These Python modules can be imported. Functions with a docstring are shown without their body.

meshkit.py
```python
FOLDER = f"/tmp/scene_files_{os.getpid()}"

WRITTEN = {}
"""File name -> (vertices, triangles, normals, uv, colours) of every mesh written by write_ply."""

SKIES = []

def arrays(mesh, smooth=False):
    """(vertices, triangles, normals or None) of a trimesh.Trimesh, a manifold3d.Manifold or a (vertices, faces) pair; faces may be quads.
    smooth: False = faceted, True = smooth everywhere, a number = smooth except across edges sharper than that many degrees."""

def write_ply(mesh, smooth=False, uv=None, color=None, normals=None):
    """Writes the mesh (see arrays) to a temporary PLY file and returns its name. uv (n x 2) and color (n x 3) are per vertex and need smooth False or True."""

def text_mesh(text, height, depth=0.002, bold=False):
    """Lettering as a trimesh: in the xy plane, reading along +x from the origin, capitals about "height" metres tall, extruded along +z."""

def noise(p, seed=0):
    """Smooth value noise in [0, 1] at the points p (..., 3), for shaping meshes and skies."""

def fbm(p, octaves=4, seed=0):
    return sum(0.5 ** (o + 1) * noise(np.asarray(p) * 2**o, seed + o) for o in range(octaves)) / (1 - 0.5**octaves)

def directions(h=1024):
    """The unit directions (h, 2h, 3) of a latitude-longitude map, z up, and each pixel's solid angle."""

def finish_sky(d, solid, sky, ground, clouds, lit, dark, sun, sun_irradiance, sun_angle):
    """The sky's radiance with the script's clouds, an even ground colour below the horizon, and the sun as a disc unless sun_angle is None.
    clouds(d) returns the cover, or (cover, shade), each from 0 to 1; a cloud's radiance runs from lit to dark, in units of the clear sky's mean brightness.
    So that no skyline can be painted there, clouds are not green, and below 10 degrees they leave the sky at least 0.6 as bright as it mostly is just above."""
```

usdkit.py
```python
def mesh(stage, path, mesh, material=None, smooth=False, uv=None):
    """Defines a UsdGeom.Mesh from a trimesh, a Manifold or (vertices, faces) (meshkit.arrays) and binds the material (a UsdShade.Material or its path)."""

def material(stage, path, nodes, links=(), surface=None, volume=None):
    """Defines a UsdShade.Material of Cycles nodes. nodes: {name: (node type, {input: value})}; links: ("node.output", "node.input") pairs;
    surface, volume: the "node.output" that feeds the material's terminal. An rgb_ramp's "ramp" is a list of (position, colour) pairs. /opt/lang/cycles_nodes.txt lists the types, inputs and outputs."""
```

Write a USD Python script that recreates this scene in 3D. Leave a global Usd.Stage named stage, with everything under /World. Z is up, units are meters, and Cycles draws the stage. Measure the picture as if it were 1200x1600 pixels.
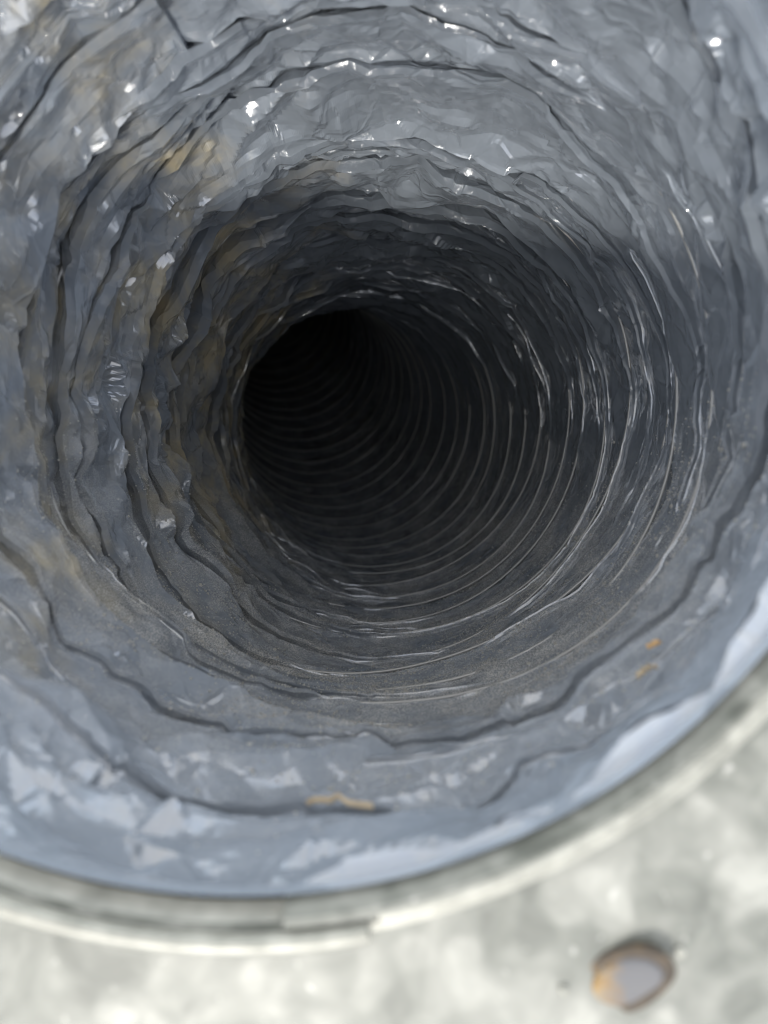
import math
import numpy as np
import trimesh
from scipy.interpolate import CubicSpline, PchipInterpolator
from scipy.interpolate import LinearNDInterpolator
from scipy.ndimage import gaussian_filter, map_coordinates
from pxr import Usd, UsdGeom, UsdLux, UsdShade, Sdf, Gf, Vt
import usdkit

PI = math.pi
R = 0.076            # inner radius of the duct in metres (a six inch duct)
D0 = 1.126           # distance lens - collar bottom, in duct radii

stage = Usd.Stage.CreateInMemory()
UsdGeom.SetStageUpAxis(stage, 'Z')
UsdGeom.SetStageMetersPerUnit(stage, 1.0)
UsdGeom.Xform.Define(stage, '/World')
UsdGeom.Scope.Define(stage, '/World/Looks')

# ------------------------------------------------------------------ camera
cam = UsdGeom.Camera.Define(stage, '/World/camera')
cam.CreateFocalLengthAttr(36.0)
cam.CreateHorizontalApertureAttr(36.0)
cam.CreateClippingRangeAttr(Gf.Vec2f(0.01, 100.0))
cam.CreateFStopAttr(36.0 / 1.8)
cam.CreateFocusDistanceAttr(0.235)
cam.CreateExposureAttr(2.58)
UsdGeom.Xformable(cam).AddTranslateOp().Set(Gf.Vec3d(0, 0, D0 * R))   # looks straight down the mouth of the duct

# ------------------------------------------------------------------ light
SUN_AZ, SUN_EL = math.radians(197), math.radians(49)     # azimuth from +y towards +x
sd = np.array([math.sin(SUN_AZ) * math.cos(SUN_EL), math.cos(SUN_AZ) * math.cos(SUN_EL), math.sin(SUN_EL)])
sky_mat = usdkit.material(stage, '/World/Looks/sky_look', {
    'sky': ('sky_texture', {'sky_type': 'single_scattering', 'sun_disc': False, 'sun_elevation': SUN_EL, 'sun_rotation': SUN_AZ}),
    'tc': ('texture_coordinate', {}),
    'n': ('noise_texture', {'scale': 2.2, 'detail': 5.0, 'roughness': .55}),
    'r': ('map_range', {'from_min': .35, 'from_max': .60, 'to_min': .45, 'to_max': 1.0}),
    'cloud': ('mix_color', {'fac': .5, 'b': (2.95, 2.92, 2.85), 'use_clamp': False}),
    'bg': ('background_shader', {'strength': 0.15}),
}, [('tc.generated', 'n.vector'), ('n.fac', 'r.value'), ('r.result', 'cloud.fac'), ('sky.color', 'cloud.a'), ('cloud.result', 'bg.color')], surface='bg.background')
dome = UsdLux.DomeLight.Define(stage, '/World/sky')
UsdShade.MaterialBindingAPI.Apply(dome.GetPrim()).Bind(sky_mat)
dome.GetPrim().SetCustomDataByKey('kind', 'structure')
sun = UsdLux.DistantLight.Define(stage, '/World/sun')
sun.CreateNormalizeAttr(True)
sun.CreateIntensityAttr(0.2)
sun.CreateAngleAttr(7.0)
sun.CreateColorAttr(Gf.Vec3f(1.0, 0.965, 0.91))
zax = Gf.Vec3d(*sd)
sun_op = UsdGeom.Xformable(sun).AddTransformOp()
xa = np.cross([0, 0, 1], sd); xa /= np.linalg.norm(xa); ya = np.cross(sd, xa)
sun_op.Set(Gf.Matrix4d(*xa, 0, *ya, 0, *sd, 0, 0, 0, 0, 1))

# ------------------------------------------------------------------ helpers
def look(name, nodes, links, surface='p.BSDF'):
    return usdkit.material(stage, '/World/Looks/' + name, nodes, links, surface=surface)

def thing(name, label, cat, group=None):
    p = UsdGeom.Xform.Define(stage, '/World/' + name).GetPrim()
    return tag(p, label, cat, group)

def tag(p, label, cat, group=None):
    p.SetCustomDataByKey('label', label)
    p.SetCustomDataByKey('category', cat)
    if group:
        p.SetCustomDataByKey('group', group)
    return p

used = {}
def part(name, m, mat, parent='/World', smooth=30, label=None):
    parent = parent if isinstance(parent, str) else str(parent.GetPath())
    k = (parent, name)
    n = used.get(k, 0); used[k] = n + 1
    path = f'{parent}/{name}' + (f'_{n:03d}' if n else '')
    g = usdkit.mesh(stage, path, m, mat, smooth=smooth)
    if label:
        g.GetPrim().SetCustomDataByKey('label', label)
    return g.GetPrim()

def W(p):
    """Duct units (x right, y up, depth from the lens in radii) to metres."""
    p = np.asarray(p, float)
    return np.stack([p[..., 0], p[..., 1], D0 - p[..., 2]], -1) * R

# ------------------------------------------------------------------ centre line of the duct
kz = np.array([0.9, 1.126, 1.75, 2.405, 2.857, 3.53, 4.4, 5.33, 6.4, 7.5, 8.7, 10.0, 11.5, 13.0, 15.0])
kx = np.array([-.225, -.206, -.125, -.045, -.010, -.005, -.02, -.07, -.22, -.47, -.78, -1.12, -1.56, -2.1, -2.9])
ky = np.array([.435, .4315, .415, .395, .393, .440, .505, .590, .735, .99, 1.42, 2.02, 2.78, 3.7, 5.2])
CX, CY = CubicSpline(kz, gaussian_filter(kx, .0)), CubicSpline(kz, ky)
def centre(z):
    return np.stack([CX(z), CY(z), z], -1)
def frame(z):
    t = np.stack([CX(z, 1), CY(z, 1), np.ones_like(z)], -1)
    t /= np.linalg.norm(t, axis=-1, keepdims=True)
    a = np.stack([np.ones_like(z), np.zeros_like(z), np.zeros_like(z)], -1)
    a = a - (a * t).sum(-1, keepdims=True) * t
    a /= np.linalg.norm(a, axis=-1, keepdims=True)
    return a, np.cross(t, a) * 1.0, t          # right, (down/up), along

rng = np.random.default_rng(11)
# the turns of the wire: distance of each along the axis
ring_z = [1.15]
while ring_z[-1] < 14.0:
    z = ring_z[-1]
    ring_z.append(z + float(np.interp(z, [1.1, 2.2, 3.0, 5.0, 12], [.215, .25, .30, .35, .36])))
ring_z = np.array(ring_z)
NR = len(ring_z)
crump = np.interp(ring_z, [1.2, 2.6, 4.2, 5.6, 7], [1, 1, .65, .25, .1])     # how crumpled each turn is
tilt_a = rng.normal(0, .028, NR) * crump
tilt_b = rng.normal(0, .028, NR) * crump
oval = rng.normal(0, .014, (NR, 4)) * np.maximum(crump, .35)[:, None]
ring_z = ring_z + rng.normal(0, .018, NR) * (np.arange(NR) > 0)

def ring_points(i, th, r):
    """Points on wire turn i at angles th, radius r."""
    z = np.full_like(th, ring_z[i])
    a, b, t = frame(z)
    b = np.where(b[..., 1:2] < 0, -b, b)
    k = 1 + oval[i, 0] * np.cos(2 * th) + oval[i, 1] * np.sin(2 * th) + oval[i, 2] * np.cos(3 * th) + oval[i, 3] * np.sin(3 * th)
    # bend: the upper left side of the near stretch is pushed together, the lower right pulled apart
    dz = tilt_a[i] * np.cos(th) + tilt_b[i] * np.sin(th)
    return centre(z) + (r * k * np.cos(th))[..., None] * a + (r * k * np.sin(th))[..., None] * b + dz[..., None] * t

# ------------------------------------------------------------------ the plastic liner: a real sheet, buckled between the wire turns
def upleft(th):
    return .5 + .5 * np.cos(th - math.radians(135))

def crumple(z, th):
    """0 = taut between the wires, 1 = pushed together: long on the upper left, only at the mouth on the lower right."""
    z, th = np.broadcast_arrays(np.asarray(z, float), np.asarray(th, float))
    k = np.clip(upleft(th) * 1.4 - .14, 0, 1)
    a = np.interp(z, [1.1, 5.0, 6.3, 8.0], [1, 1, .7, .06])
    b = np.interp(z, [1.1, 1.75, 2.2, 3.5, 6.5], [1, .85, .20, .10, .04])
    return a * k + b * (1 - k)

def base_surface(N, T):
    th = np.arange(T) / T * 2 * PI
    rings = np.stack([ring_points(i, th, 1.0) for i in range(NR)])
    rows = (NR - 1) * N + 1
    u = np.arange(rows) / N
    return CubicSpline(np.arange(NR), rings, axis=0)(u), th, u

def smooth_noise(shape, s, seed):
    g = gaussian_filter(np.random.default_rng(seed).normal(size=shape), s, mode=('nearest', 'wrap'))
    return g / g.std()

def project(P, a, b, L, w, k, only_short=False):
    """Distance constraints between two disjoint-index views of P."""
    pass

def relax(P, B, N, iters, seed, bend=.25, gain=1.0):
    rows, T = P.shape[:2]
    u = np.arange(rows) / N
    z = np.interp(u, np.arange(NR), ring_z)[:, None]
    th = (np.arange(T) / T * 2 * PI)[None]
    ul = upleft(th)
    near = crumple(z, th)
    slack = 1 + near * (.04 + .09 * ul)
    # uneven slack, so that no two turns buckle alike
    f = map_coordinates(smooth_noise((NR, 24), (.8, 1.6), 5), [np.repeat(u[:, None], T, 1), np.repeat(th * 24 / (2 * PI), rows, 0)], order=1, mode='grid-wrap')
    slack = slack + near * .04 * f
    slack = np.maximum(slack, 1.005)
    el = lambda X, Y: np.linalg.norm(X - Y, axis=-1)
    Ls = el(B[1:], B[:-1]) * .5 * (slack[1:] + slack[:-1])
    tsl = 1 + .012 * near + .002
    Lt = el(B, np.roll(B, -1, 1)) * tsl
    Lc = .5 * (Lt[1:] + Lt[:-1])
    skew = .22 * near[1:] * map_coordinates(smooth_noise((NR, 16), (.6, 1.2), 8), [np.repeat(u[1:, None], T, 1), np.repeat(th * 16 / (2 * PI), rows - 1, 0)], order=1, mode='grid-wrap') 
    skew = np.clip(skew, -.3, .3)
    Ld1 = np.sqrt(Ls**2 + Lc**2 + 2 * skew * Ls * Lc)
    Ld2 = np.sqrt(Ls**2 + Lc**2 - 2 * skew * Ls * Lc)
    w = np.ones((rows, T), np.float32)
    pin = (np.arange(rows) % N == 0)
    w[pin] = 0.0
    # here and there the sheet has come loose from the wire
    fr = smooth_noise((NR, T), (.3, T / 40), 21)
    loose = (fr > .6) & (near[::N] > .5)
    loose[:2] = False; loose[-3:] = False
    w[pin] = np.where(loose, 1.0, 0.0)
    w[0] = 0; w[-1] = 0
    C = centre(z[:, 0])
    a, b, t = frame(z[:, 0])
    P = P.astype(np.float32); Ls = Ls.astype(np.float32); Lt = Lt.astype(np.float32); Ld1 = Ld1.astype(np.float32); Ld2 = Ld2.astype(np.float32)
    C = C.astype(np.float32)[:, None]; t = t.astype(np.float32)[:, None]

    def solve(A, wA, Bv, wB, L, k, short=False):
        d = Bv - A
        n = np.sqrt((d * d).sum(-1)) + 1e-9
        e = (n - L) / n
        if short:
            e = np.minimum(e, 0)
        ws = wA + wB
        e = k * e / np.maximum(ws, 1e-6)
        return (e * wA)[..., None] * d, -(e * wB)[..., None] * d

    r = np.random.default_rng(seed)
    for it in range(iters):
        for s in (0, 1):                                   # along the axis
            n = (rows - s) // 2
            A, Bv = slice(s, s + 2 * n, 2), slice(s + 1, s + 2 * n, 2)
            da, db = solve(P[A], w[A], P[Bv], w[Bv], Ls[A][:n], 1.0)
            P[A] += da; P[Bv] += db
        for s in (0, 1):                                   # round the duct
            Q = np.roll(P, -s, 1); wq = np.roll(w, -s, 1); Lq = np.roll(Lt, -s, 1)
            da, db = solve(Q[:, 0::2], wq[:, 0::2], Q[:, 1::2], wq[:, 1::2], Lq[:, 0::2], 1.0)
            Q[:, 0::2] += da; Q[:, 1::2] += db
            P = np.roll(Q, s, 1)
        for sh, Ld in ((-1, Ld1), (1, Ld2)):               # shear
            for s in (0, 1):
                n = (rows - s) // 2
                A, Bv = slice(s, s + 2 * n, 2), slice(s + 1, s + 2 * n, 2)
                Q = np.roll(P[Bv], sh, 1); wq = np.roll(w[Bv], sh, 1)
                da, db = solve(P[A], w[A], Q, wq, Ld[A][:n], .6)
                P[A] += da; P[Bv] += np.roll(db, -sh, 1)
        if bend:
            for s in (0, 1, 2, 3):                         # stiffness: keeps neighbours-but-one apart
                ia = np.arange(s, rows - 2, 4)
                da, db = solve(P[ia], w[ia], P[ia + 2], w[ia + 2], (Ls[ia] + Ls[ia + 1]) * .98, bend, True)
                P[ia] += da; P[ia + 2] += db
                Q = np.roll(P, -s, 1); wq = np.roll(w, -s, 1); Lq = np.roll(Lt, -s, 1)
                m = T // 4 * 4
                da, db = solve(Q[:, 0:m:4], wq[:, 0:m:4], Q[:, 2:m:4], wq[:, 2:m:4], 2 * Lq[:, 0:m:4] * .995, bend, True)
                Q[:, 0:m:4] += da; Q[:, 2:m:4] += db
                P = np.roll(Q, s, 1)
        # the insulation behind stops it from bulging outwards; folds may only reach so far inwards
        d = P - C
        ax = (d * t).sum(-1, keepdims=True)
        rad = d - ax * t
        rr = np.sqrt((rad * rad).sum(-1)) + 1e-9
        lim = np.clip(rr, .945, 1.04)
        P += ((lim / rr - 1) * (w > 0))[..., None] * rad
    return P

def upsample(P, N, T, N2, T2, order=1):
    rows2 = (NR - 1) * N2 + 1
    rr, cc = np.meshgrid(np.arange(rows2) * N / N2, np.arange(T2) * T / T2, indexing='ij')
    pad = np.concatenate([P[:, -4:], P, P[:, :4]], 1)
    return np.stack([map_coordinates(pad[..., k], [rr, cc + 4], order=order, mode='nearest') for k in range(3)], -1)

def liner():
    N, T = 6, 112
    B, th, u = base_surface(N, T)
    rows = len(B)
    z = np.interp(u, np.arange(NR), ring_z)[:, None]
    near = crumple(z, th[None])
    C = centre(z[:, 0])[:, None]
    d = B - C
    q = smooth_noise((rows, T), (1.2, 6), 3)
    f = (u % 1)[:, None]
    bulge = np.sin(PI * f) ** .8
    amp = bulge * (near * (-.012 + .026 * q + .008 * smooth_noise((rows, T), (.7, 2.5), 4)) + .030 * (1 - near))
    tt = frame(z[:, 0])[2][:, None]
    lean = smooth_noise((rows, T), (4, 5), 6) - .7
    P = B + d * amp[..., None] + tt * (near * bulge * .07 * lean)[..., None]
    P = B + (P - B) * (1 - .6 * np.interp(z, [1.5, 2.2], [1, 0]) * np.clip(-np.sin(th), 0, 1)[None])[..., None]
    P = relax(P, B, N, 150, 1, bend=BEND[0])
    for lvl, (N2, T2, it) in enumerate([(12, 224, 50), (24, 448, 16)]):
        B2, _, _ = base_surface(N2, T2)
        P2 = upsample(P, N, T, N2, T2)
        rows2 = len(B2)
        P2 = P2 + (smooth_noise((rows2, T2), (1.2, 1.5), 30 + lvl) * .0025)[..., None] * (B2 - centre(np.interp(np.arange(rows2) / N2, np.arange(NR), ring_z))[:, None])
        N, T, P, B = N2, T2, P2, B2
        P = relax(P, B, N, it, 2 + lvl, bend=BEND[1 + lvl])
    P = np.stack([gaussian_filter(P[..., k], (0, 1.6), mode=('nearest', 'wrap')) for k in range(3)], -1)
    P, ZR = pleats(P, N, T, 1024)
    rows, T2 = P.shape[:2]
    # small sharp facets: the sheet has been crushed before
    du = np.roll(P, -1, 1) - np.roll(P, 1, 1)
    C = centre(ZR); nrm = C[:, None] - P
    tt = frame(ZR)[2][:, None]
    nrm = nrm - (nrm * tt).sum(-1, keepdims=True) * tt
    nrm /= np.linalg.norm(nrm, axis=-1, keepdims=True) + 1e-9
    TH = np.repeat((np.arange(T2) / T2 * 2 * PI)[None], rows, 0)
    ZZ = ((P - C[:, None]) * tt).sum(-1) + ZR[:, None]
    near = np.interp(ZZ, [1, 1.16, 1.3, 1.8, 2.25, 5, 8], [.5, .7, .8, .7, .20, .15, .10]); near = (near + (1 - near) * crumple(ZZ, TH)) * np.interp(ZZ, [1.08, 1.14, 1.22, 4.4, 6], [.2, .6, 1, 1, .6])
    add = facets(TH, ZZ, 800, 1.8, 41) * .0145 + facets(TH, ZZ, 5200, 1.7, 42) * .0190 + facets(TH, ZZ, 26000, 1.4, 43) * .0088
    add = add * near
    lip = np.interp(ZZ, [1.22, 1.42], [1, 0])
    add = add * (1 - lip) + lip * (add * .75 + .0095 * facets(TH, ZZ, 8000, 1.0, 47))
    P = P + add[..., None] * nrm
    # the sheet stays inside the metal lip at the mouth
    o = P[..., :2] - np.array([-.206, .4315]); ro = np.linalg.norm(o, axis=-1)
    sq = np.interp(P[..., 2], [1.12, 1.5], [.982, 1]); o = o * sq[..., None]; P[..., :2] = np.array([-.206, .4315]) + o; ro = ro * sq
    mouth = P[..., 2] < 1.22
    k = np.where(mouth, np.minimum(ro, np.interp(P[..., 2], [1.135, 1.22], [.9825, 1.03])) / ro, 1)
    P[..., :2] = np.array([-.206, .4315]) + o * k[..., None]
    P[..., 2] = np.maximum(P[..., 2], 1.132)
    return P, ZR

FR = np.array([0, .008, .03, .06, .10, .15, .21, .28, .35, .42, .50, .58, .65, .72, .79, .85, .90, .945, .98])
def pleats(P, N, T, T2):
    """Resample the buckled sheet along creases that wander off the wire turns, and lay a flat flap (a Z fold) along each crease."""
    NC = 15                                               # turns that carry two creases each
    nodes = np.concatenate([np.arange(NC * 2) / 2, np.arange(NC, NR)])
    K = len(nodes)
    th = np.arange(T2) / T2 * 2 * PI
    r = np.random.default_rng(77)
    zn = np.interp(nodes, np.arange(NR), ring_z)
    near = crumple(zn[:, None], th[None])
    def kinked(n, amp, seed_shift=0):
        a = np.sort(r.uniform(0, 2 * PI, n)); v = r.normal(0, amp, n)
        return np.interp(th, np.concatenate([a - 2 * PI, a, a + 2 * PI]), np.tile(v, 3))
    ul = upleft(th)
    U = np.stack([nodes[k] + near[k] * (kinked(9, .12) + kinked(22, .03)) * (.75 + .6 * ul) for k in range(K)])
    U[0] = 0; U[-1] = NR - 1
    for _ in range(2):                                    # creases may meet but not cross
        U = np.maximum.accumulate(U + np.arange(K)[:, None] * 1e-6, 0)
        gap = np.diff(U, axis=0); short = np.maximum(.09 - gap, 0) * .5
        U[:-1] -= short; U[1:] += short
    U = np.maximum.accumulate(U, 0); U = np.clip(U, 0, NR - 1)
    A = np.zeros((K, T2))
    for k in range(K):
        main = (abs(nodes[k] - round(nodes[k])) < 1e-6)
        v = kinked(7, .6) + kinked(16, .3) + (1.15 if main else .75) * r.choice([-1, 1], p=[.72, .28])
        v = np.sign(v) * np.clip(np.abs(v) - .16, 0, 1.35)
        A[k] = v * near[k] * np.interp(zn[k], [3.8, 5.2], [1, .45]) * (.8 + .2 * ul) * (1 - .72 * np.interp(zn[k], [1.6, 2.3], [1, 0]) * np.clip(.2 - 1.2 * np.sin(th), 0, 1))
    gap = np.diff(U, axis=0)
    lim = np.minimum(np.vstack([gap[:1], gap]), np.vstack([gap, gap[-1:]]))
    A *= .050 * np.clip(lim / .16, .1, 1.2)
    A[0] = 0; A[-1] = 0
    F = len(FR)
    u = (U[:-1, None] * (1 - FR)[None, :, None] + U[1:, None] * FR[None, :, None]).reshape(-1, T2)
    u = np.vstack([u, U[-1:]])
    pad = np.concatenate([P[:, -4:], P, P[:, :4]], 1)
    cc = np.repeat((np.arange(T2) * T / T2 + 4)[None], len(u), 0)
    Q = np.stack([map_coordinates(pad[..., k], [u * N, cc], order=1, mode='nearest') for k in range(3)], -1)
    # between creases the film is drawn flat: straight runs from kink to kink along each crease, ruled panels between them
    def straight(row, n):
        a = np.sort((np.arange(n) + r.uniform(-.42, .42, n)) / n * 2 * PI)
        v = np.stack([np.interp(a, th, row[:, c], period=2 * PI) for c in range(3)], -1)
        return np.stack([np.interp(th, a, v[:, c], period=2 * PI) for c in range(3)], -1)
    soft = np.interp(zn, [1.1, 4.5, 6.5], [1, 1, .3])
    Q0 = Q.copy()
    L = np.stack([Q[k * F] + (straight(Q[k * F], int(r.integers(26, 38))) - Q[k * F]) * (near[k] ** .5)[:, None] for k in range(K)])
    for k in range(K - 1):
        g = FR[:, None, None]
        ruled = (1 - g) * Q0[k * F] + g * Q0[(k + 1) * F]
        flat = np.interp(zn[k], [4.5, 6.5], [.30, 1])
        Q[k * F:(k + 1) * F] = np.where(True, (1 - g) * L[k] + g * L[k + 1] + np.maximum(flat, 1 - near[k])[None, :, None] * (Q0[k * F:(k + 1) * F] - ruled), 0) if k < K - 2 else Q0[k * F:(k + 1) * F]
    ZR = np.interp(u.mean(1), np.arange(NR), ring_z)
    tt = frame(ZR)[2][:, None]
    inn = centre(ZR)[:, None] - Q
    inn -= (inn * tt).sum(-1, keepdims=True) * tt
    inn /= np.linalg.norm(inn, axis=-1, keepdims=True)
    # lip side: runs out past the crease; slit side: doubles back beneath it
    lip_t = lambda d: np.clip(1 - d, 0, 1) ** 2
    lip_n = lambda d: np.clip(1 - d, 0, 1) ** 1.5
    slit_t = lambda d: np.interp(d, [0, .012, .05, .10, .18, .29, .42], [1, .97, 0, -.45, -.45, -.20, 0])
    slit_n = lambda d: np.interp(d, [0, .012, .05, .10, .18, .29, .42], [1, .60, -.40, -.80, -.60, -.2, 0])
    Dt = np.zeros(u.shape); Dn = np.zeros(u.shape)
    for k in range(K):
        pos, neg = np.maximum(A[k], 0), np.maximum(-A[k], 0)
        if k < K - 1:                                     # rows after the crease
            for m, f in enumerate(FR):
                Dt[k * F + m] += pos * slit_t(f) - neg * lip_t(f)
                Dn[k * F + m] += pos * slit_n(f) + neg * lip_n(f)
        if k > 0:                                         # rows before it
            for m, f in enumerate(FR[1:]):
                d = 1 - f
                Dt[(k - 1) * F + m + 1] += pos * lip_t(d) - neg * slit_t(d)
                Dn[(k - 1) * F + m + 1] += pos * lip_n(d) + neg * slit_n(d)
    return Q + Dt[..., None] * tt + (1.0 * Dn)[..., None] * inn, ZR

def facets(TH, ZZ, n, stretch, seed):
    r = np.random.default_rng(seed)
    x, y = r.uniform(-.6, 2 * PI + .6, n), r.uniform(1.0, 12.6, n)
    # periodic round the duct
    k = x < .6 - .0; x = np.concatenate([x[(x >= 0) & (x < 2 * PI)]]); y = y[:len(x)]
    h = r.normal(0, 1, len(x))
    lo, hi = x < .9, x > 2 * PI - .9
    X = np.concatenate([x, x[lo] + 2 * PI, x[hi] - 2 * PI]); Y = np.concatenate([y, y[lo], y[hi]]); H = np.concatenate([h, h[lo], h[hi]])
    f = LinearNDInterpolator(np.stack([X, Y * stretch], 1), H, fill_value=0.0)
    return f(TH, ZZ * stretch)
BEND = (.12, .05, .02)

import time
_t = time.time()
P, ZR = liner()
print('liner', P.shape, round(time.time() - _t, 1), 's')

def grid_mesh(P):
    rows, T = P.shape[:2]
    i, j = np.meshgrid(np.arange(rows - 1), np.arange(T), indexing='ij')
    k = lambda a, b: a * T + b % T
    q = np.stack([k(i, j), k(i, j + 1), k(i + 1, j + 1), k(i + 1, j)], -1).reshape(-1, 4)
    return P.reshape(-1, 3), q

exec_parts = True
# ------------------------------------------------------------------ looks
film = look('liner_look', {
    'geo': ('geometry', {}),
    'n1': ('noise_texture', {'scale': 42.0, 'detail': 6.0, 'roughness': .62, 'distortion': .5}),
    'r1': ('rgb_ramp', {'ramp': [(0, (.124, .141, .161)), (.40, (.136, .152, .171)), (.50, (.168, .172, .170)), (.60, (.24, .218, .165)), (.72, (.30, .25, .16)), (1, (.32, .26, .16))]}),
    'du': ('attribute', {'attribute': 'dust'}),
    'ta': ('attribute', {'attribute': 'tan'}),
    'tn': ('math', {'math_type': 'multiply'}),
    'n3': ('noise_texture', {'scale': 55.0, 'detail': 5.0, 'roughness': .65}),
    'm3': ('map_range', {'from_min': .36, 'from_max': .66, 'to_min': .0, 'to_max': 1.0, 'clamp': True}),
    'n4': ('noise_texture', {'scale': 2600.0, 'detail': 2.0, 'roughness': .7}),
    'm4': ('map_range', {'from_min': .46, 'from_max': .57, 'to_min': .12, 'to_max': 1.0, 'clamp': True}),
    'd1': ('math', {'math_type': 'multiply'}),
    'd2': ('math', {'math_type': 'multiply', 'use_clamp': True}),
    'dm': ('mix_color', {'b': (.40, .385, .35)}),
    'n2': ('noise_texture', {'scale': 330.0, 'detail': 4.0, 'roughness': .6}),
    'r2': ('map_range', {'from_min': .3, 'from_max': .7, 'to_min': .06, 'to_max': .19}),
    'ra': ('math', {'math_type': 'multiply_add', 'value2': .35}),
    'vd': ('noise_texture', {'scale': 60.0, 'detail': 2.0}),
    'vm': ('mix_vector', {'fac': .022}),
    'em': ('map_range', {'from_min': .42, 'from_max': .62, 'to_min': .12, 'to_max': 1.0, 'clamp': True}),
    'et': ('math', {'math_type': 'multiply'}),
    'v1': ('voronoi_texture', {'scale': 72.0, 'feature': 'distance_to_edge'}),
    'e1': ('map_range', {'from_min': 0.0, 'from_max': .085, 'to_min': 1.0, 'to_max': 0.0, 'clamp': True}),
    'eh': ('math', {'math_type': 'multiply_add', 'value2': .5}),
    'b': ('bump', {'strength': .5, 'distance': .0006}),
    'p': ('principled_bsdf', {'ior': 1.5, 'specular_ior_level': 1.0, 'coat_weight': .6, 'coat_roughness': .12, 'coat_ior': 1.6}),
}, [('geo.position', 'n1.vector'), ('geo.position', 'n2.vector'), ('geo.position', 'n3.vector'), ('geo.position', 'n4.vector'), ('n1.fac', 'tn.value1'), ('ta.fac', 'tn.value2'), ('tn.value', 'r1.fac'), 
    ('n3.fac', 'm3.value'), ('n4.fac', 'm4.value'), ('m3.result', 'd1.value1'), ('m4.result', 'd1.value2'), ('d1.value', 'd2.value1'), ('du.fac', 'd2.value2'),
    ('d2.value', 'dm.fac'), ('r1.color', 'dm.a'), ('dm.result', 'p.base_color'),
    ('n2.fac', 'r2.value'), ('d2.value', 'ra.value1'), ('r2.result', 'ra.value3'), ('ra.value', 'p.roughness'), ('geo.position', 'vd.vector'), ('geo.position', 'vm.a'), ('vd.color', 'vm.b'), ('vm.result', 'v1.vector'),
    ('v1.distance', 'e1.value'),
    ('n2.fac', 'eh.value1'), ('vd.fac', 'em.value'), ('em.result', 'et.value2'), ('e1.result', 'et.value1'), ('et.value', 'eh.value3'), ('eh.value', 'b.height'), ('b.normal', 'p.normal')])
wire_m = look('wire_look', {'p': ('principled_bsdf', {'base_color': (.24, .235, .22), 'roughness': .2, 'specular_ior_level': 1.0})}, [])
zinc = look('zinc_look', {
    'geo': ('geometry', {}),
    'v': ('voronoi_texture', {'scale': 260.0, 'feature': 'smooth_f1', 'smoothness': .6}),
    'n': ('noise_texture', {'scale': 95.0, 'detail': 5.0, 'roughness': .62, 'distortion': .6}),
    'm': ('mix_color', {'fac': .28}),
    'r': ('rgb_ramp', {'ramp': [(.32, (.060, .062, .051)), (.44, (.102, .104, .088)), (.55, (.145, .145, .125)), (.66, (.215, .213, .186))]}),
    'w': ('noise_texture', {'scale': 420.0, 'detail': 2.0}),
    'wr': ('map_range', {'from_min': .68, 'from_max': .76, 'to_min': 0.0, 'to_max': .7, 'clamp': True}),
    'wm': ('mix_color', {'b': (.31, .305, .275)}),
    'b': ('bump', {'strength': .25, 'distance': .0006}),
    'p': ('principled_bsdf', {'metallic': .1, 'roughness': .5}),
}, [('geo.position', 'v.vector'), ('geo.position', 'n.vector'), ('geo.position', 'w.vector'), ('n.fac', 'm.a'), ('v.color', 'm.b'), ('m.result', 'r.fac'),
    ('w.fac', 'wr.value'), ('wr.result', 'wm.fac'), ('r.color', 'wm.a'), ('wm.result', 'p.base_color'), ('n.fac', 'b.height'), ('b.normal', 'p.normal')])
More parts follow.
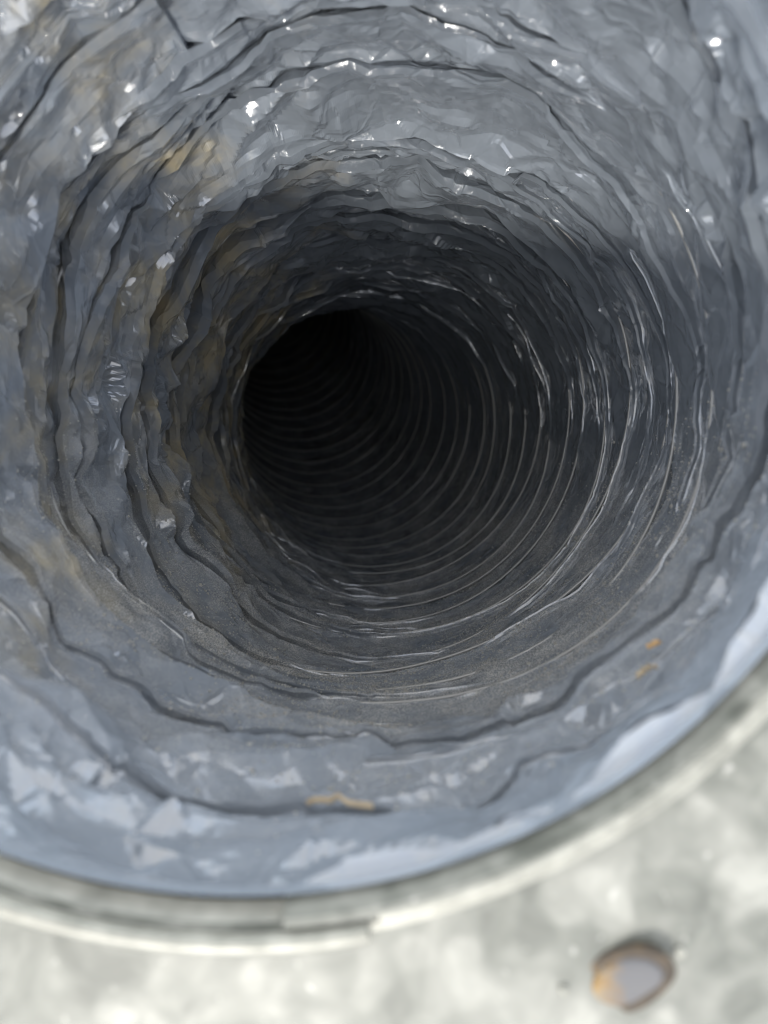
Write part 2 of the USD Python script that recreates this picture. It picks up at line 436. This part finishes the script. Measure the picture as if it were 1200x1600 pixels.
bright_zinc = look('bright_zinc_look', {'geo': ('geometry', {}), 'n': ('noise_texture', {'scale': 240.0, 'detail': 4.0}),
    'r': ('rgb_ramp', {'ramp': [(.3, (.13, .129, .108)), (.7, (.25, .246, .21))]}), 'p': ('principled_bsdf', {'metallic': .15, 'roughness': .38})},
    [('geo.position', 'n.vector'), ('n.fac', 'r.fac'), ('r.color', 'p.base_color')])
ins_m = look('insulation_look', {'p': ('principled_bsdf', {'base_color': (.5, .38, .16), 'roughness': .9})}, [])

# ------------------------------------------------------------------ flexible duct
duct = thing('flexible_duct', 'grey plastic flexible duct with wire rings, crumpled near its mouth', 'flexible duct')
# tuck the sheet's first edge up against the collar
T_ = P.shape[1]
th_ = np.arange(T_) / T_ * 2 * PI
tuck = np.stack([np.stack([-.206 + r_ * np.cos(th_), .4315 + r_ * np.sin(th_), np.full(T_, z_)], -1) for r_, z_ in ((.982, 1.10), (.981, 1.125))])
keep = ZR > 1.16
P, ZR = P[keep], np.concatenate([[0], ZR[keep]])
P = np.concatenate([tuck, P]); ZR = np.concatenate([[1.10, 1.13], ZR[1:]])
liner_prim = part('plastic_liner', grid_mesh(W(P)), film, duct, smooth=False)
low = np.clip((-np.sin(th_) - .05) * 1.6, 0, 1)[None] * np.interp(ZR, [1.3, 1.8, 2.3, 5.5, 9], [0, .45, 1, .9, .5])[:, None]
UsdGeom.PrimvarsAPI(liner_prim).CreatePrimvar('dust', Sdf.ValueTypeNames.FloatArray, 'vertex').Set(Vt.FloatArray.FromNumpy(low.ravel().astype(np.float32)))

zz_, tt_ = ZR[:, None], th_[None]
tan_ = .53 + .52 * np.clip(np.cos(tt_ - math.radians(172)) * 1.3, 0, 1) * np.interp(zz_, [1.1, 1.6, 2.6, 4, 6, 8], [.75, .7, .8, 1, 1, .4])
UsdGeom.PrimvarsAPI(liner_prim).CreatePrimvar('tan', Sdf.ValueTypeNames.FloatArray, 'vertex').Set(Vt.FloatArray.FromNumpy(tan_.ravel().astype(np.float32)))

def tube_ring(i, r, rad, T=256, K=6):
    th = np.arange(T) / T * 2 * PI
    r = .988 + .06 * np.clip(crumple(ring_z[i], th) * 1.25 - .1, 0, 1)
    rings = []
    for k in range(K):
        a = 2 * PI * k / K
        inward = ring_points(i, th, r + rad * math.cos(a))
        t = frame(np.array([ring_z[i]]))[2]
        rings.append(inward + t * rad * math.sin(a))
    G = np.stack(rings, 1)                        # T x K
    ii, jj = np.meshgrid(np.arange(T), np.arange(K), indexing='ij')
    q = np.stack([ii * K + jj, ii * K + (jj + 1) % K, (ii + 1) % T * K + (jj + 1) % K, (ii + 1) % T * K + jj], -1).reshape(-1, 4)
    return G.reshape(-1, 3), q
for i in range(1, NR - 1):
    v, q = tube_ring(i, 0, .0056)
    part('wire_ring', (W(v), q), wire_m, duct, smooth=True)
# outer jacket of insulation, with an added cap at the unseen far end to keep light out
th = np.arange(96) / 96 * 2 * PI
zz = np.concatenate([[1.14], ring_z[1:]])
J = np.stack([ring_points(i, th, 1.16) for i in range(NR)])
J[:2, :, 2] = np.array([[1.125], [1.36]]); J[0, :, :2] = J[1, :, :2]
jv, jq = grid_mesh(J)
cap = len(jv); jv = np.vstack([jv, J[-1].mean(0)])
tri = np.vstack([jq[:, [0, 1, 2]], jq[:, [0, 2, 3]], [[(NR - 1) * 96 + k, (NR - 1) * 96 + (k + 1) % 96, cap] for k in range(96)]])
part('insulation_jacket', (W(jv), tri), ins_m, duct, smooth=30)

# ------------------------------------------------------------------ sheet metal collar
collar = thing('sheet_metal_collar', 'pale galvanised sheet metal collar round the duct mouth', 'duct collar')
c0 = np.array([-.206, .4315])
DP = 1.09
def sweep(profile, a0, a1, n, closed_ends=True):
    """profile: (radius, depth) points, closed loop, swept round the mouth from angle a0 to a1."""
    prof = np.asarray(profile, float); K = len(prof)
    full = abs(a1 - a0) > 2 * PI - 1e-6
    ang = np.linspace(a0, a1, n, endpoint=not full)
    V = np.stack([np.stack([c0[0] + prof[:, 0] * math.cos(a), c0[1] + prof[:, 0] * math.sin(a), prof[:, 1]], -1) for a in ang])
    q, m = [], len(ang)
    for i in range(m if full else m - 1):
        for j in range(K):
            q.append([i * K + j, i * K + (j + 1) % K, (i + 1) % m * K + (j + 1) % K, (i + 1) % m * K + j])
    q = np.array(q); tri = np.vstack([q[:, [0, 1, 2]], q[:, [0, 2, 3]]])
    if not full:
        caps = []
        for e, base in ((0, 0), (1, (m - 1) * K)):
            for j in range(1, K - 1):
                caps.append([base, base + j, base + j + 1] if e else [base, base + j + 1, base + j])
        tri = np.vstack([tri, caps])
    return W(V.reshape(-1, 3)), tri
def plate():
    n = 360
    a = np.arange(n) / n * 2 * PI
    rad = [1.02, 1.036, 1.2, 1.5, 2.2]
    V = []
    for top in (0, 1):
        for r_ in rad:
            V.append(np.stack([c0[0] + r_ * np.cos(a), c0[1] + r_ * np.sin(a), np.full(n, DP + (.012 if not top else 0))], -1))
    order = [V[4], V[3], V[2], V[1], V[0], V[5], V[6], V[7], V[8], V[9]]
    G = np.stack(order); m, q = len(G), []
    for i in range(m):
        for j in range(n):
            q.append([i * n + j, i * n + (j + 1) % n, (i + 1) % m * n + (j + 1) % n, (i + 1) % m * n + j])
    return W(G.reshape(-1, 3)), np.array(q)
part('flange', plate(), zinc, collar)
def rounded(r0, r1, d0, d1, k=.006):
    """Rounded rectangle profile between radii r0, r1 and depths d0, d1."""
    out = []
    for (cx_, cy_, s0) in ((r1 - k, d1 - k, 0), (r0 + k, d1 - k, 90), (r0 + k, d0 + k, 180), (r1 - k, d0 + k, 270)):
        for e in (0, 30, 60, 90):
            t_ = math.radians(s0 + e)
            out.append((cx_ + k * math.cos(t_), cy_ + k * math.sin(t_)))
    return out
A_OF = lambda px: -math.acos((px - c0[0]))          # angle on the lower half of the mouth of a point with abscissa px
part('collar_wall', sweep([(1.0, 1.125), (1.008, 1.14), (1.046, DP + .006), (1.042, DP - .003), (1.032, DP - .004)], 0, 2 * PI, 400), bright_zinc, collar)
# the left sheet ends in a rolled edge, the right sheet laps over it and starts further left
part('rolled_edge', sweep(rounded(1.028, 1.054, DP - .020, DP + .006, .012), A_OF(-.030), A_OF(-.030) - 2.6, 220), bright_zinc, collar)
part('lap_band', sweep([(.984, 1.128), (.996, 1.128), (1.022, DP - .002), (1.018, DP - .013), (1.006, DP - .010)], A_OF(-.142), 1.9, 260), zinc, collar)
part('lap_rim', sweep(rounded(1.010, 1.028, DP - .016, DP - .004, .006), A_OF(-.010), 1.9, 260), bright_zinc, collar)

# ------------------------------------------------------------------ screw on the flange
def on_plate(px, py, d=DP):
    return np.array([(px - 600) / 1200 * d, (800 - py) / 1200 * d])
SCREW = on_plate(972, 1530) * R + np.array([0, .0])
rust = look('rust_look', {
    'geo': ('geometry', {}), 'n': ('noise_texture', {'scale': 520.0, 'detail': 5.0, 'roughness': .65}),
    'r': ('rgb_ramp', {'ramp': [(.25, (.075, .045, .02)), (.45, (.17, .105, .04)), (.62, (.27, .19, .085))]}),
    'x': ('mapping', {'location': (-SCREW[0], -SCREW[1], 0)}), 'sx': ('separate_xyz', {}),
    'side': ('map_range', {'from_min': .0014, 'from_max': .0042, 'to_min': 1.0, 'to_max': 0.0, 'clamp': True}),
    'ad': ('math', {'math_type': 'multiply_add', 'value2': .009}),
    'c': ('mix_color', {'a': (.085, .084, .086)}),
    'p': ('principled_bsdf', {'roughness': .75, 'specular_ior_level': .25}),
}, [('geo.position', 'n.vector'), ('n.fac', 'r.fac'), ('geo.position', 'x.vector'), ('x.vector', 'sx.vector'), ('n.fac', 'ad.value1'), ('sx.x', 'ad.value3'),
    ('ad.value', 'side.value'), ('side.result', 'c.fac'), ('r.color', 'c.b'), ('c.result', 'p.base_color')])
steel = look('screw_steel_look', {
    'geo': ('geometry', {}), 'n': ('noise_texture', {'scale': 500.0, 'detail': 3.0}),
    'r': ('rgb_ramp', {'ramp': [(.3, (.03, .024, .018)), (.55, (.052, .040, .028)), (.75, (.10, .065, .03))]}),
    'p': ('principled_bsdf', {'roughness': .7, 'specular_ior_level': .25}),
}, [('geo.position', 'n.vector'), ('n.fac', 'r.fac'), ('r.color', 'p.base_color')])

def disc(profile, n=40, wob=0, seed=1):
    """Body of revolution about z from (radius, height) points, rim slightly uneven."""
    r_ = np.random.default_rng(seed)
    a = np.arange(n) / n * 2 * PI
    k = 1 + wob * gaussian_filter(r_.normal(size=n), 2, mode='wrap') * 2
    V = np.stack([np.stack([q_[0] * k * np.cos(a), q_[0] * k * np.sin(a), np.full(n, q_[1])], -1) for q_ in profile])
    return grid_mesh(V)
def place(m, p, z, rot=None):
    v, q = m
    if rot is not None:
        v = v @ trimesh.transformations.rotation_matrix(*rot)[:3, :3].T
    return v + np.array([p[0] * R, p[1] * R, z]), q
top_z = (D0 - DP) * R
sp = on_plate(972, 1530)
mm = .001
tilt = (math.radians(16), [.6, -.8, 0])
def oblong(m):
    """Stretched along the up-right diagonal, like the head in the photograph."""
    v, q = m
    e, g = np.array([.86, .51, 0]), np.array([-.51, .86, 0])
    return np.outer(v @ e, e) * 1.22 + np.outer(v @ g, g) * .74 + np.outer(v[:, 2], [0, 0, 1]), q
def plug(m):
    """Closes the small hole in the middle of a disc's top."""
    v, q = m
    n = q.max() + 1 - 40 if False else 28
    t = np.vstack([q[:, [0, 1, 2]], q[:, [0, 2, 3]]])
    last = len(v) - n
    return np.vstack([v, v[last:].mean(0)]), np.vstack([t, [[last + k, last + (k + 1) % n, len(v)] for k in range(n)]])
screw = part('screw', place(plug(oblong(disc([(.5 * mm, -1.5 * mm), (3.2 * mm, -1.5 * mm), (3.4 * mm, .7 * mm), (3.1 * mm, 1.0 * mm), (1.9 * mm, 1.2 * mm), (.6 * mm, 1.25 * mm)], 28, .12))), sp + [.004, .002], top_z, tilt), rust, collar, smooth=40, label='grey screw head with a rusty tan left side')
part('washer', place(oblong(disc([(.5 * mm, -.9 * mm), (4.4 * mm, -.9 * mm), (4.8 * mm, .1 * mm), (4.5 * mm, .5 * mm), (3.2 * mm, .6 * mm), (.5 * mm, .6 * mm)], 40, .06)), sp, top_z, tilt), steel, screw)
for k, (px, py, s_) in enumerate(((1041, 1523, .55), (1061, 1486, .62), (880, 1545, .5))):
    ic = trimesh.creation.icosphere(2, s_ * mm)
    part('metal_bead', (ic.vertices * [1, 1, .7] + np.array([*(on_plate(px, py) * R), top_z + .2 * mm]), ic.faces), bright_zinc, collar, smooth=True)

# ------------------------------------------------------------------ small things lying on the liner
flatP = P.reshape(-1, 3)
PX = np.stack([600 + flatP[:, 0] / flatP[:, 2] * 1200, 800 - flatP[:, 1] / flatP[:, 2] * 1200], -1)
def on_liner(px, py, zmin=0):
    """The point of the liner that lies nearest along this direction from the mouth, and the direction to the duct's axis there."""
    dd = np.hypot(PX[:, 0] - px, PX[:, 1] - py) + 1e4 * (flatP[:, 2] < zmin)
    k = np.where(dd < max(9, dd.min() + 1))[0]
    p = flatP[k[np.argmin(flatP[k, 2])]]
    n = centre(p[2:3])[0] - p; n[2] = 0
    return p, n / np.linalg.norm(n)
def fleck(name, a, b, width, mat, label, cat, seed):
    p0, n0 = on_liner(*a); p1, n1 = on_liner(*b)
    n = (n0 + n1) / 2; lift = .032
    ax = p1 - p0; L = np.linalg.norm(ax); ax /= L; sd_ = np.cross(ax, n); sd_ /= np.linalg.norm(sd_)
    r_ = np.random.default_rng(seed); m = 9; V = []
    for i in range(m):
        f = i / (m - 1)
        w_ = width * (.35 + .65 * math.sin(PI * (.12 + .76 * f))) * (1 + .10 * r_.normal())
        c = p0 + ax * L * f + n * (lift + .002 * math.sin(PI * f) + .003 * r_.normal())
        h = .004
        V.append([c + sd_ * w_ + n * h * .3, c + n * h * 2, c - sd_ * w_ + n * h * .3, c - n * h])
    G = np.array(V); q = []
    for i in range(m - 1):
        for j in range(4):
            q.append([i * 4 + j, i * 4 + (j + 1) % 4, (i + 1) * 4 + (j + 1) % 4, (i + 1) * 4 + j])
    q = np.array(q); tri = np.vstack([q[:, [0, 1, 2]], q[:, [0, 2, 3]], [[0, 2, 1], [0, 3, 2], [m * 4 - 4, m * 4 - 3, m * 4 - 2], [m * 4 - 4, m * 4 - 2, m * 4 - 1]]])
    tag(part(name, (W(G.reshape(-1, 3)), tri), mat, smooth=30), label, cat)
straw = look('straw_look', {'geo': ('geometry', {}), 'n': ('noise_texture', {'scale': 500.0}),
    'r': ('rgb_ramp', {'ramp': [(.3, (.22, .17, .11)), (.7, (.33, .26, .16))]}), 'p': ('principled_bsdf', {'roughness': .5})},
    [('geo.position', 'n.vector'), ('n.fac', 'r.fac'), ('r.color', 'p.base_color')])
amber = look('amber_look', {'p': ('principled_bsdf', {'base_color': (.42, .26, .11), 'roughness': .5})}, [])
fleck('straw_sliver', (478, 1270), (586, 1281), .0032, straw, 'long thin tan sliver lying on the liner just above the metal lip', 'sliver', 3)
fleck('orange_fleck', (1024, 1028), (1043, 1021), .009, amber, 'tiny orange fleck caught on the lower right of the liner', 'fleck', 4)
fleck('yellow_fleck', (1010, 1072), (1036, 1052), .007, straw, 'small pale yellow fleck just below the orange one on the liner', 'fleck', 5)

# dust grains on the lower wall
dr = np.random.default_rng(9)
wgt = np.repeat(low, 1, 0).ravel() * np.clip(.4 + .6 * smooth_noise(P.shape[:2], (9, 14), 91).ravel(), .02, 2)
zz1 = flatP[:, 2]
wgt = wgt * np.exp(-((zz1 - 2.5) / 1.2) ** 2)
ids = dr.choice(len(flatP), 13000, replace=False, p=wgt / wgt.sum())
base = trimesh.creation.icosahedron()
bv = base.vertices / np.linalg.norm(base.vertices[0])
inn = centre(zz1[ids]) - flatP[ids]; inn[:, 2] = 0; inn /= np.linalg.norm(inn, axis=1, keepdims=True)
gs = dr.lognormal(math.log(.0021), .4, len(ids))
gv = (bv[None] * gs[:, None, None] * dr.uniform(.6, 1.3, (len(ids), 1, 3)) + (flatP[ids] + inn * .0006)[:, None]).reshape(-1, 3)
gf = (base.faces[None] + (np.arange(len(ids)) * len(bv))[:, None, None]).reshape(-1, 3)
dust_m = look('dust_look', {'oi': ('geometry', {}), 'r': ('rgb_ramp', {'ramp': [(0, (.28, .27, .24)), (.6, (.50, .49, .46)), (1, (.8, .79, .76))]}),
    'p': ('principled_bsdf', {'roughness': .45})}, [('oi.random_per_island', 'r.fac'), ('r.color', 'p.base_color')])
dp = part('dust_grains', (W(gv), gf), dust_m, smooth=False)
tag(dp, 'fine pale dust grains sprinkled over the lower wall of the duct', 'dust')
dp.SetCustomDataByKey('kind', 'stuff')

print('script', round(time.time() - _t, 1))
